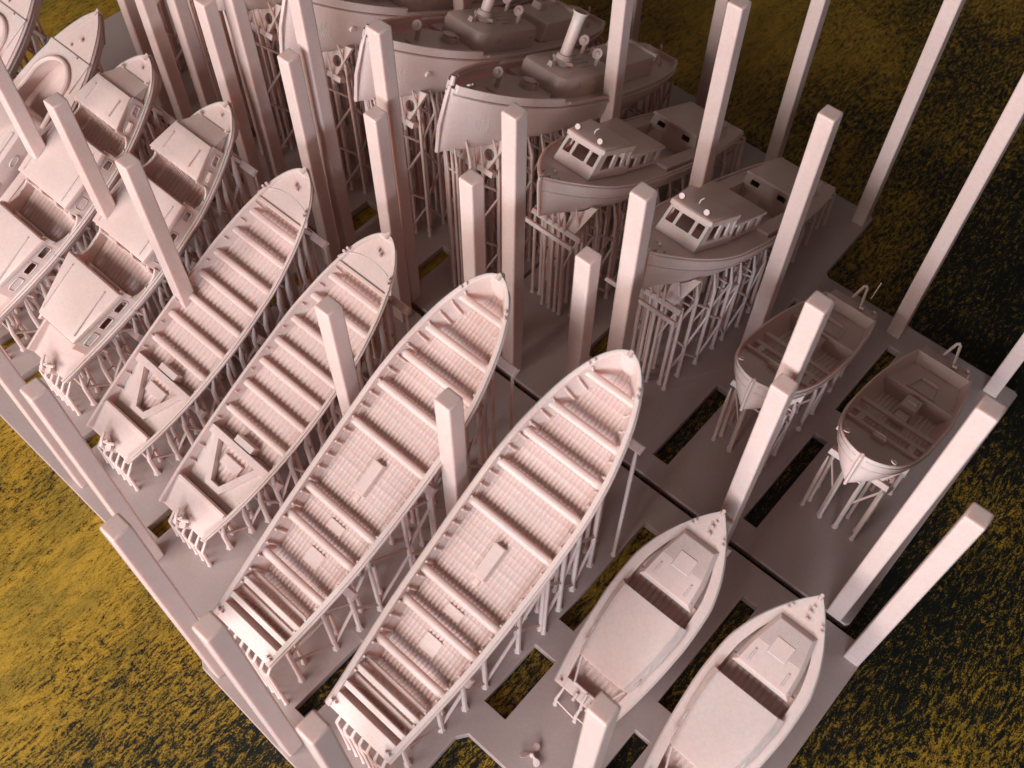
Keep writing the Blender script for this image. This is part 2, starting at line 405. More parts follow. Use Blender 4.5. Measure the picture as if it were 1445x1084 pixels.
# ------------------------------------------------------------------ square posts
def post_mesh(h, w=.58):
    m = MB(); rings = []
    for z in np.linspace(-.05, h, 8): rings.append([(-w/2, -w/2, z), (w/2, -w/2, z), (w/2, w/2, z), (-w/2, w/2, z)])
    m.loft(rings)
    o = m.build('post', angle=20)
    b = o.modifiers.new('edge', 'BEVEL'); b.width = .06; b.segments = 3; b.limit_method = 'ANGLE'; b.angle_limit = math.radians(50)
    return o
posts = [  # x, y, height, label
 (9.70, -.55, 10.85, 'short square post alone at the near right corner of the plates'),
 (3.95, -.50, 10.85, 'square post rising just past the pointed bow of the left cuddy boat'),
 (-2.80, -.55, 10.85, 'short square post just past the bow of the nearest long open boat'),
 (-7.45, -.55, 10.85, 'short square post just past the bow of the second long open boat'),
 (-11.65, -.55, 10.85, 'short square post past the bow of the launch with the V platform'),
 (-15.8, -.55, 10.85, 'short square post past the bow of the upper V platform launch'),
 (-20.2, -.55, 10.85, 'short square post past the bow of the nearer cabin launch'),
 (-24.6, -.55, 10.85, 'short square post past the bow of the farther cabin launch'),
 (8.42, .42, 13.4, 'tall pale square post leaning out at right of the nearer dinghy'),
 (3.72, .40, 13.4, 'tall blurred square post crossing in front of the farther dinghy'),
 (-1.88, .42, 13.4, 'tall square post in front of the nearer pilot boat bow'),
 (-6.55, .42, 13.4, 'tall square post in front of the nearest tug hull side'),
 (-12.1, .42, 13.4, 'tall square post covering the bow of the second tug'),
 (-15.9, .42, 13.4, 'very tall square post covering the bow of the third tug'),
 (-19.9, .42, 13.4, 'tall square post in the dark behind the nearer cabin launch'),
 (-24.0, .42, 13.4, 'tall square post in the dark behind the farther cabin launch'),
 (-28.2, .42, 13.4, 'tall square post at the top edge behind the horseshoe well launches'),
 (5.72, -10.45, 11.0, 'pale square post at the bottom edge between the two cuddy boats'),
 (-2.38, -6.9, 11.0, 'square post standing between the two widest ribbed open boats'),
 (-7.0, -6.9, 11.0, 'square post between the ribbed open boats and the V platform launches'),
 (-15.7, -7.2, 11.0, 'square post leaning over the nearer cabin launch beside the upper V platform launch'),
 (-19.6, -7.1, 11.0, 'square post between the two cabin launches'),
 (-23.8, -7.1, 11.0, 'square post cutting across the left picture edge beside the farther cabin launch'),
 (1.22, -15.0, 11.0, 'blurred square post top at the bottom edge beside the nearest transom'),
 (-2.26, -15.05, 11.0, 'square post at the plate edge by the second ribbed boat transom'),
 (-5.9, -14.95, 11.0, 'square edge post with its top by the gold board beside the lower V platform launch'),
 (-10.75, -13.95, 11.0, 'square edge post beside the stern of the nearer cabin launch'),
 (-15.1, -13.75, 11.0, 'square edge post entering from the left picture border'),
 (.0, 7.15, 12.75, 'tall square post between the nearer pilot boat and the farther dinghy'),
 (3.85, 12.2, 14.5, 'long pale square post rising from the far edge behind the dinghies'),
 (-.37, 16.45, 14.5, 'long pale square post at the far plate corner behind the nearer pilot boat'),
 (8.13, 12.25, 14.5, 'pale square post far behind the nearer dinghy at the right border'),
 (-4.55, 8.8, 13.4, 'tall square post between the two pilot boats'),
 (-5.18, 16.7, 14.5, 'grey lit square post at the far edge behind the pilot boats'),
 (-9.3, 9.35, 14.5, 'tall pale square post between the nearest tug and the farther pilot boat'),
 (-9.75, 17.7, 14.5, 'grey square post far behind the farther pilot boat stern'),
 (-14.0, 17.2, 14.5, 'shaded square post far behind the stern of the nearest tug'),
 (-16.9, 9.0, 13.4, 'dim square post at the top edge behind the second tug deckhouse'),
]
pm = {}
for x, y, h, lab in posts:
    k = round(h, 2)
    if k not in pm: o = pm[k] = post_mesh(h)
    else: o = pm[k].copy(); COL.objects.link(o)
    o.location = (x, y, 0); tag(o, lab, 'post', 'square posts around the boats')

# ------------------------------------------------------------------ the widest ribbed open boats
def open_boat():
    r = root('open_boat')
    b = Boat(13.2, 28.9, 4.26, [(0, 1.26), (1, 1.36), (2, 1.46), (3.7, 1.6), (5.5, 1.67), (7, 1.7), (8.3, 1.7), (9.5, 1.62), (10.7, 1.42), (11.5, 1.22), (12.1, 1.0), (12.6, .75), (12.95, .47), (13.12, .25), (13.2, .06)],
             .42, [(0, -1.15), (3, -1.5), (7, -1.75), (10, -1.6), (13.2, -1.2)], gw=.15, rake=.55,
             floor=((0, .5, -.07), (.5, 13.0, -.98)), full=(.82, 1.05))
    b.hull(r); b.rail(r, -.10, .03, .05); b.rail(r, -.26, .015, .035); b.crhw = 1.25
    b.battens(r, .55, 12.85, -.93, pitch=.14, seg=.27)
    for t in (2.3, 3.65, 4.67, 7.1, 8.5, 9.66, 10.73, 12.05): b.thwart(r, t, -.22, .25, .11)
    b.ribs(r, [t for t in np.arange(.75, 12.5, .46)], -.86, .042)
    for sg in (-1, 1):          # stringer under the gunwale, seen between the ribs
        m = MB(); m.tube([b.P(sg*(b.half(t, b.ng(t)-.3)-.1), t, b.ng(t)-.3) for t in np.linspace(.6, 12.5, 40)], .035, 5); m.build('stringer', r)
    for t, n in ((.78, -.14), (1.32, -.28)):
        m = MB(); w = b.half(t, n)-.12; b.box(m, -w, w, t-.1, t+.1, n-.07, n, .02); b.box(m, -w, w, t+.12, t+.34, n-.35, n-.28, .02); m.build('bench', r)
    m = MB(); b.box(m, -.2, .2, 5.42, 6.58, -1.0, -.72, .02); m.build('engine_box', r)
    m = MB(); b.box(m, -.11, .11, 5.18, 5.42, -1.0, -.83, .02); m.build('gear_box', r)
    for t0, t1 in ((2.75, 3.3), (4.0, 4.35)):
        m = MB(); b.box(m, -.32, .32, t0, t1, -1.0, -.885, .02); m.build('hatch', r)
    for sg in (-1, 1):
        m = MB()
        for t in (12.25, 12.42): b.cyl(m, sg*(b.w(t)-.08), t, b.ng(t)-.03, b.ng(t)+.07, .05)
        m.build('fairlead', r)
        m = MB(); b.cyl(m, sg*1.15, .2, -.05, .08, .05); b.cyl(m, sg*1.02, .2, -.05, .06, .045); m.build('cleat', r)
    m = MB(); m.tube([b.P(0, 13.02, .03), b.P(0, 13.2, .02), b.P(0, 13.25, -.1), b.P(0, 12.75, -1.15), b.P(0, 11.8, -1.5)], [.07, .08, .07, .05, .04], 6); m.build('stem', r)
    m = MB(); b.prism(m, [(-.05, 10.2), (.05, 10.2), (.05, 12.3), (-.05, 12.3)], -1.75, -1.2); m.build('skeg', r)
    for t in (2.6, 6.6, 11.1): b.cradle(r, t, 1.3 if t < 9 else .95, .45, None, bar=1.4)
    b.supports(r, 1.25, .8, 12.0, cr=(6.6, 11.1), fan=7, phs=(.44, .15), wmax=.52, lr=.088)
    return r
Y = lambda *a: a
fleet(open_boat(), [(.18, -13.83, 0, 'widest ribbed open boat nearest the camera, beside the cuddy boats'),
                    (-4.32, -14.24, 0, 'wide ribbed open boat beside the V platform launches, second from the front')],
      'wide ribbed open boats on props')

# ------------------------------------------------------------------ launches with a V shaped stern platform
def outboard(b, r, s=0., sc=1.):
    m = MB()
    b.cyl(m, s-.12, -.10, -.25, .06, .09*sc); b.cyl(m, s+.16, -.04, -.3, -.02, .13*sc); b.cyl(m, s+.05, .12, -.1, .12, .07*sc)
    m.tube([b.P(s-.25, .35, .12), b.P(s-.16, .1, .12), b.P(s-.1, -.15, .02), b.P(s-.1, -.3, -.4)], [.05, .07, .06, .05], 8)
    m.tube([b.P(s+.3, .2, -.02), b.P(s+.1, .1, .06), b.P(s-.1, .05, .02)], .07, 8)
    b.box(m, s-.2, s+.25, -.16, .05, -.5, -.2, .03)
    return m.build('outboard_motor', r)
def v_launch():
    r = root('open_launch')
    b = Boat(11.94, 27.2, 2.23, [(0, 1.15), (.6, 1.27), (1.5, 1.42), (4, 1.64), (5.7, 1.69), (7.6, 1.65), (9.2, 1.45), (10.2, 1.22), (11, .94), (11.5, .64), (11.8, .34), (11.9, .17), (11.94, .06)],
             .38, [(0, -1.0), (3, -1.4), (6, -1.6), (9, -1.45), (11.94, -1.08)], gw=.1, rake=.42,
             floor=((0, 1.08, -.2), (1.08, 3.15, -.76), (3.15, 10.25, -.88), (10.25, 11.75, lambda t: b_ng(t)-.13)), full=(.8, 1.05))
    b_ng = b.ng; b.crhw = 1.2
    b.hull(r); b.rail(r, -.09, .03, .045); b.rail(r, -.22, .015, .03)
    b.battens(r, 3.2, 10.1, -.83, pitch=.2, seg=None); b.battens(r, 1.2, 3.1, -.72, pitch=.2, seg=None)
    w = lambda t: b.half(t, -.5)-.05
    hole = [(-.2, 1.62), (.2, 1.62), (.93, 2.88), (-.93, 2.88)]
    m = MB(); b.prism(m, [(-w(1.1), 1.1), (w(1.1), 1.1), (w(2), 2), (w(3.1), 3.1), (-w(3.1), 3.1), (-w(2), 2)], -.66, -.57, [hole]); m.build('stern_platform', r)
    q = w(3.0)+.02; m = MB(); b.prism(m, [(-.36, 1.42), (.36, 1.42), (1.12, 2.84), (q, 2.86), (q, 3.13), (-q, 3.13), (-q, 2.86), (-1.12, 2.84)], -.6, -.40, [hole]); m.build('platform_rim', r)
    m = MB(); b.box(m, -1.2, 1.2, .98, 1.16, -.3, -.14, .03); m.build('deck_beam', r)
    m = MB(); b.box(m, -.45, .45, 3.14, 3.42, -.85, -.44, .02); m.build('engine_box', r)
    m = MB(); b.box(m, -.5, .45, 2.2, 2.62, -.8, -.58, .03); m.build('hatch', r)
    for t in (3.9, 4.93, 5.87, 6.76, 7.7, 8.75, 9.66): b.thwart(r, t, -.2, .24)
    b.ribs(r, [1.7, 2.3, 3.4] + [t-.45 for t in (4.93, 5.87, 6.76, 7.7, 8.75, 9.66)] + [3.9, 10.0], -.6, .028)
    m = MB(); m.tube([b.P(1.3*math.sin(a), 10.15 + .75*math.cos(a), b.ng(10.3)-.1) for a in np.linspace(-1.35, 1.35, 20)], .04, 6); m.build('coaming', r)
    m = MB(); b.box(m, -1.12, 1.12, 10.1, 10.27, -.62, -.25, .02); m.build('bulkhead', r)
    m = MB(); b.cyl(m, .1, 11.2, -.2, -.02, .07); b.cyl(m, -.05, 11.3, -.2, -.08, .05); m.build('bollard', r)
    for sg in (-1, 1):
        m = MB(); b.cyl(m, sg*(b.w(10.6)-.06), 10.6, -.1, .03, .05); b.cyl(m, sg*(b.w(10.75)-.06), 10.75, -.1, .03, .05); m.build('fairlead', r)
    m = MB(); m.tube([b.P(0, 11.75, .04), b.P(0, 11.97, .03), b.P(0, 11.98, -.15), b.P(0, 11.58, -1.02), b.P(0, 10.8, -1.25)], [.06, .08, .06, .05, .04], 6); m.build('stem', r)
    m = MB(); m.plate([(9.6, -1.3), (10.4, -1.6), (11.2, -1.42), (11.58, -1.12), (11.62, -.9), (11.3, -.6)], [], lambda u, v, sd: b.P(-.05 + .1*sd, u, v)); m.build('skeg', r)
    outboard(b, r)
    for t in (2.6, 6, 10.2): b.cradle(r, t, 1.35 if t < 9 else 1.0, .4, None, bar=1.35)
    b.supports(r, .82, .6, 11.0, cr=(6, 10.2), fan=6, phs=(.52, .2), wmax=.62, lr=.092)
    return r
fleet(v_launch(), [(-9.86, -12.74, 0, 'open launch with V shaped stern platform, beside the wide ribbed boats'),
                   (-14.16, -12.6, 0, 'open launch with V shaped stern platform, beside the cabin launches')],
      'open launches with V platforms')

# ------------------------------------------------------------------ cabin launches
def cabin_launch():
    r = root('cabin_launch')
    b = Boat(11.7, 28.6, 2.46, [(0, 1.12), (1.2, 1.3), (2.2, 1.45), (4.2, 1.66), (6, 1.74), (7.5, 1.71), (9, 1.5), (10, 1.25), (10.8, .97), (11.3, .62), (11.57, .33), (11.66, .17), (11.7, .06)],
             .25, [(0, -1.05), (3, -1.4), (6, -1.6), (9, -1.45), (11.7, -1.08)], gw=.1, rake=.42,
             floor=((0, 1.2, -.3), (1.2, 10.2, -.68), (10.2, 11.5, lambda t: -.12)), full=(.8, 1.05))
    b.crhw = 1.25
    b.hull(r); b.rail(r, -.1, .03, .05); b.rail(r, -.28, .015, .03)
    b.battens(r, 3.9, 9.6, -.63, pitch=.2, seg=None)
    side = lambda t: b.w(t)-.06
    def cabin_side(t0, t1, n1, in0, in1, wins, name='cabin_side'):
        for sg in (-1, 1):
            m = MB(); q = [(sg*side(t0), t0, b.ng(t0)-.05), (sg*side(t1), t1, b.ng(t1)-.05), (sg*(side(t1)-in1), t1, n1), (sg*(side(t0)-in0), t0, n1)]
            b.wall(m, q, [rrect(a, .28, e, .66, .06*(1) if (e-a) > .13 else (e-a)*.4, 3) for a, e, blind in wins if not blind], .09*sg)
            o = m.build(name, r)
            for a, e, blind in wins:            # raised rim round every window, closed panes in the blind ones
                qq = [Vector(b.P(*p)) for p in q]; nr = (qq[1]-qq[0]).cross(qq[3]-qq[0]).normalized()*sg
                f = lambda u, v: qq[0]*(1-u)*(1-v) + qq[1]*u*(1-v) + qq[2]*u*v + qq[3]*(1-u)*v
                ring = rrect(a, .28, e, .66, min(.06, (e-a)*.4), 3)
                m = MB(); m.tube([f(*p) + nr*.005 for p in ring + ring[:1]], .028, 5); m.build('window_rim', o, FINE)
    def roof(poly, n0, n1, name, crown=.05):
        m = MB(); b.dome(m, poly, n0, n1, .05, crown); return m.build(name, r)
    # aft cabin
    cabin_side(1.3, 4.05, .48, .22, .22, ((.12, .33, True), (.42, .61, False), (.71, .90, False)))
    roof([(-1.05, 1.5), (1.05, 1.5), (1.3, 2.7), (1.52, 3.95), (-1.52, 3.95), (-1.3, 2.7)], .42, .62, 'cabin_roof')
    m = MB(); b.wall(m, [(-1.3, 1.62, -.9), (1.3, 1.62, -.9), (1.0, 1.6, .45), (-1.0, 1.6, .45)]); m.build('bulkhead', r)
    m = MB(); b.wall(m, [(-1.62, 3.55, -.95), (1.62, 3.55, -.95), (1.62, 3.55, -.2), (-1.62, 3.55, -.2)]); m.build('bulkhead', r)
    m = MB(); b.box(m, -1.55, 1.55, 3.55, 3.9, -.5, -.42, .02); m.build('bench', r)
    for sg in (-1, 1):
        m = MB(); b.box(m, sg*.95-.03, sg*.95+.03, 1.75, 3.7, .6, .70, .012); m.build('grab_rail', r)
    # middle cabin on slanted pillars
    cabin_side(5.3, 7.95, .42, .3, .24, ((.1, .28, True), (.42, .58, False), (.78, .92, False)))
    roof([(-1.5, 5.35), (1.5, 5.35), (1.58, 6.6), (1.5, 7.85), (-1.5, 7.85), (-1.58, 6.6)], .36, .57, 'cabin_roof')
    for sg in (-1, 1):
        m = MB(); b.box(m, sg*1.2-.03, sg*1.2+.03, 5.5, 7.6, .5, .63, .012); m.build('grab_rail', r)
    for s in (-1.35, -.45, .45, 1.35):
        m = MB(); m.tube([b.P(s, 5.5, .42), b.P(s*1.06, 5.15, -.05), b.P(s*1.06, 5.1, -.55)], [.05, .06, .05], 6); m.build('pillar', r)
    m = MB(); b.box(m, -1.6, 1.6, 5.02, 5.14, -.95, -.42, .01); m.build('bulkhead', r)
    m = MB(); b.wall(m, [(-1.5, 7.7, -.95), (1.5, 7.7, -.95), (1.45, 7.7, -.35), (-1.45, 7.7, -.35)]); m.build('bulkhead', r)
    m = MB(); b.box(m, .5, 1.3, 7.55, 8.0, -.95, -.5, .03); m.build('locker', r)
    # fore cabin with raked front
    cabin_side(8.75, 10.15, .42, .18, .12, ((.12, .42, False), (.58, .86, False)))
    roof([(-1.36, 8.8), (1.36, 8.8), (1.0, 10.1), (-1.0, 10.1)], .34, .52, 'cabin_roof', .02)
    m = MB(); b.wall(m, [(.78, 10.82, -.08), (-.78, 10.82, -.08), (-1.02, 10.06, .43), (1.02, 10.06, .43)], (), .1); m.build('windscreen', r)
    for sg in (-1, 1):
        m = MB(); m.add([b.P(*p) for p in ((sg*1.08, 10.0, -.06), (sg*.8, 10.8, -.06), (sg*1.0, 10.06, .42))], [(0, 1, 2)]); m.build('windscreen_cheek', r)
        m = MB(); b.box(m, sg*.72-.03, sg*.72+.03, 9.05, 9.75, .5, .61, .012); m.build('grab_rail', r)
        m = MB(); b.cyl(m, sg*.74, 10.85, -.1, .08, .05); m.build('bollard', r)
    for s in (-.9, -.62, -.35, .02, .3, .62):   # fine strands of resin left hanging under the roof edge
        m = MB(); m.tube([b.P(s, 8.8, .38), b.P(s + .02, 8.7, .1), b.P(s + .06, 8.55, -.4), b.P(s + .05, 8.4, -.85)], [.03, .014, .012, .018], 4); m.build('resin_strand', r, FINE)
    for sg in (-1, 1):                          # bulwark sweeping down into the open wells
        for t0, t1, h0, h1 in ((3.95, 4.6, .30, .02), (5.35, 4.75, .26, .02), (7.9, 8.35, .26, .04), (8.8, 8.4, .28, .04)):
            m = MB(); rr = []
            for k in range(9):
                u = k/8; t = t0 + (t1-t0)*u; h = h1 + (h0-h1)*(1-u)**2.2; s = side(t)
                rr.append([b.P(sg*s, t, b.ng(t)-.06), b.P(sg*(s-.08), t, b.ng(t)-.06), b.P(sg*(s-.08-.1*h), t, b.ng(t)+h), b.P(sg*(s-.1*h), t, b.ng(t)+h)])
            m.loft(rr); m.build('bulwark', r)
    m = MB(); m.tube([b.P(0, 11.5, .04), b.P(0, 11.72, .03), b.P(0, 11.74, -.15), b.P(0, 11.34, -1.02), b.P(0, 10.6, -1.25)], [.06, .08, .06, .05, .04], 6); m.build('stem', r)
    m = MB(); b.cyl(m, .05, 11.2, -.14, .0, .06); m.build('cleat', r)
    m = MB(); m.plate([(9.4, -1.3), (10.2, -1.6), (11.0, -1.42), (11.36, -1.12), (11.4, -.9), (11.1, -.6)], [], lambda u, v, sd: b.P(-.05 + .1*sd, u, v)); m.build('skeg', r)
    outboard(b, r, .1)
    for t in (2.6, 6, 10.2): b.cradle(r, t, 1.35 if t < 9 else 1.0, .4, None, bar=1.35)
    b.supports(r, .82, .6, 10.8, cr=(6, 10.2), fan=6, phs=(.52, .2), wmax=.62, lr=.092)
    return r
fleet(cabin_launch(), [(-18.41, -12.11, 0, 'covered cabin launch beside the upper V platform launch'),
                       (-22.6, -12.45, 0, 'covered cabin launch beside the horseshoe well launches')],
      'covered cabin launches')

# ------------------------------------------------------------------ decked launches with a horseshoe well
def well_launch():
    r = root('decked_launch')
    b = Boat(12.3, 28.6, 1.7, [(0, 1.2), (1.5, 1.42), (4, 1.7), (6, 1.78), (8, 1.72), (9.4, 1.5), (10.4, 1.2), (11.2, .85), (11.8, .5), (12.1, .25), (12.3, .05)],
             .1, [(0, -1.1), (3, -1.4), (6, -1.6), (9, -1.5), (12.3, -1.2)], gw=.42, rake=.9,
             floor=((0, 1.0, -.02), (1.0, 10.0, -.75)), full=(.7, 1.05)); b.crhw = 1.25
    b.hull(r); b.rail(r, -.12, .03, .06); b.rail(r, -.4, .02, .04)
    m = MB(); m.tube([b.P(*p) for p in [(-1.15, 7.3, .05)] + [(-1.0*math.cos(a), 8.9 + 1.0*math.sin(a), .06) for a in np.linspace(0, math.pi, 18)] + [(1.15, 7.3, .05)]], .10, 8); m.build('coaming', r)
    m = MB(); b.prism(m, [(-1.2, 9.0)] + [(-1.02*math.cos(a), 9.0 + .95*math.sin(a)) for a in np.linspace(.15, math.pi-.15, 12)] + [(1.2, 9.0), (1.25, 10.4), (-1.25, 10.4)], -.08, .0); m.build('foredeck', r)
    m = MB(); b.dome(m, rrect(-1.1, 3.6, 1.1, 7.6, .3), -.3, .7, .1, .28); m.build('cabin', r)
    for sg in (-1, 1):
        for t in (4.3, 5.6, 6.8):
            m = MB(); m.tube([b.P(sg*1.12, t + .25*math.cos(a), .2 + .13*math.sin(a)) for a in np.linspace(0, 2*math.pi, 13)], .03, 5); m.build('window_rim', r)
    m = MB(); b.box(m, .55, .95, 5.0, 6.6, .55, .8, .04); m.build('hatch', r)
    m = MB(); b.box(m, -.9, .9, 1.2, 2.6, -.7, -.2, .05); b.box(m, -.35, .35, 1.6, 3.1, -.4, .25, .05); m.build('engine_box', r)
    m = MB(); b.cyl(m, .2, 11.0, -.02, .1, .08); b.cyl(m, -.15, 10.6, -.02, .06, .06); b.cyl(m, .55, 10.3, -.02, .06, .05); m.build('bollard', r)
    m = MB(); m.tube([b.P(0, 12.1, .02), b.P(0, 12.34, .02), b.P(0, 12.3, -.3), b.P(0, 11.4, -1.2)], [.05, .07, .06, .04], 6); m.build('stem', r)
    for t in (2.6, 6, 10.2): b.cradle(r, t, 1.35 if t < 9 else 1.0, .4, None, bar=1.35)
    b.supports(r, 1.15, .8, 11.2, cr=(6, 10.2))
    return r
fleet(well_launch(), [(-26.75, -12.4, 0, 'decked launch with horseshoe well beside the farther cabin launch'),
                      (-30.9, -12.5, 0, 'decked launch with horseshoe well cut by the upper left picture corner')],
      'decked launches with horseshoe wells')

# ------------------------------------------------------------------ cuddy boats
def cuddy_boat():
    r = root('cuddy_boat')
    b = Boat(7.45, 27, 1.6, [(0, 1.08), (1, 1.26), (2.4, 1.42), (3.5, 1.48), (4.6, 1.44), (5.4, 1.26), (6.0, 1.02), (6.5, .75), (6.95, .46), (7.25, .22), (7.45, .04)],
             .1, [(0, -.75), (2, -1.0), (4, -1.1), (6, -1.05), (7.45, -.8)], gw=.33, rake=.7,
             floor=((0, .35, -.02), (.35, 6.3, -.42)), full=(.8, 1.05)); b.crhw = 1.0
    b.hull(r); b.rail(r, -.1, .02, .05)
    m = MB(); out = [(-.86, 4.45), (.86, 4.45), (.78, 5.2), (.56, 6.22), (-.56, 6.22), (-.78, 5.2)]
    k = lambda q, n: [b.P(p[0]*q, 5.3 + (p[1]-5.3)*q, n) for p in out]
    m.loft([k(1.16, -.1), k(1.06, .05), k(1.0, .14), k(.98, .16)]); m.build('fore_cabin', r)
    m = MB()
    for i in range(18):
        t = 5.32 + i*.048; w = .74 - (t-5.2)*.2; b.box(m, -w, w, t, t+.04, .12, .172, .008)
    m.build('deck_panel', r, FINE, smooth=False)
    m = MB(); b.box(m, -.33, .33, 5.15, 5.75, .15, .19, .03); m.build('hatch', r)
    for sg in (-1, 1):
        m = MB(); b.box(m, sg*.58-.035, sg*.58+.035, 4.6, 5.05, .15, .2, .015); m.build('grab_rail', r)
    b.battens(r, .7, 4.5, -.38, pitch=.2, seg=None)
    m = MB(); b.wall(m, [(-.95, 4.5, -.62), (.95, 4.5, -.62), (.9, 4.5, .1), (-.9, 4.5, .1)]); m.build('bulkhead', r)
    # hard top with crowned roof
    m = MB(); rings = []
    for t, w in ((1.2, .84), (1.7, .93), (2.5, 1.04), (3.3, 1.09), (3.83, 1.08)):
        rings.append([b.P(w*1.16, t, .0)] + [b.P(w*math.sin(a), t, .24 + .1*math.cos(a)) for a in np.linspace(math.pi/2, -math.pi/2, 11)] +
                     [b.P(-w*1.16, t, .0), b.P(-w*1.08, t, -.02)] + [b.P(w*.93*math.sin(a), t, .15 + .1*math.cos(a)) for a in np.linspace(-math.pi/2, math.pi/2, 11)] + [b.P(w*1.08, t, -.02)])
    m.loft(rings); top = m.build('hard_top', r, angle=40)
    for sg in (-1, 1):
        m = MB(); m.tube([b.P(sg*w*.98, t, .265) for t, w in ((1.25, .84), (1.7, .93), (2.5, 1.04), (3.3, 1.09), (3.8, 1.08))], .022, 5); m.build('drip_rail', top)
        for t in (1.6, 2.2, 2.8, 3.4):
            w = .98 + .06*(t-1.2)
            m = MB(); m.tube([b.P(sg*(w + .02 + .02*(1-abs(x))), t + .18*x, .12 + .045*y) for x, y in ((-1, 0), (-.7, .9), (.7, .9), (1, 0), (.7, -.9), (-.7, -.9), (-1, 0))], .02, 4); m.build('window_rim', top)
    m = MB(); m.tube([b.P(*p) for p in ((-.85, 1.15, .0), (-.55, .38, .0), (.55, .38, .0), (.85, 1.15, .0))], .05, 6); m.build('coaming', r)
    for s in (-.7, -.5, -.28, -.05, .2, .45, .66):
        m = MB(); m.tube([b.P(s, 1.24, .2), b.P(s + .03, 1.1, .02), b.P(s - .02, 1.02, -.18)], [.03, .018, .012], 4); m.build('resin_strand', r, FINE)
    m = MB(); b.box(m, -.28, .28, -.05, .12, -.3, -.03, .02); b.box(m, -.32, -.2, -.12, .2, -.05, .1, .02); b.box(m, .2, .32, -.12, .2, -.05, .1, .02); m.build('motor_bracket', r)
    m = MB(); m.tube([b.P(.02, .4, .22), b.P(.02, .1, .05), b.P(.04, -.15, -.25), b.P(.04, -.3, -.65)], [.03, .05, .07, .05], 7); m.build('tiller', r)
    m = MB(); b.cyl(m, 0, 6.85, -.03, .09, .06); b.cyl(m, .05, 6.62, -.03, .08, .06); b.cyl(m, .02, 7.05, -.03, .05, .04); m.build('bollard', r)
    for sg in (-1, 1):
        m = MB(); b.cyl(m, sg*.52, 6.72, -.03, .06, .04); b.cyl(m, sg*.58, 6.58, -.03, .06, .04); m.build('fairlead', r)
        m = MB(); b.cyl(m, sg*.92, .12, -.03, .1, .05); m.build('cleat', r)
    m = MB(); m.tube([b.P(0, 7.3, .02), b.P(0, 7.47, .03), b.P(0, 7.45, -.15), b.P(0, 6.9, -.8)], [.05, .07, .05, .04], 6); m.build('stem', r)
    for t in (1.8, 5.0): b.cradle(r, t, 1.0, .35, None)
    m = MB(); b.box(m, -.1, .75, 6.35, 6.6, -1.45, -1.25, .02); m.build('cradle_bar', r)
    b.supports(r, 1.0, .6, 6.6, cr=(5.0,), fan=3)
    return r
E_ = cuddy_boat()
fleet(E_, [(4.05, -8.3, 0, 'small cuddy boat with hard top beside the nearest ribbed open boat'),
           (7.82, -8.62, 0, 'small hard top cuddy boat at the bottom right plate corner, cut by picture edge')],
      'small cuddy boats with hard tops')
def feeler(x, y): pass

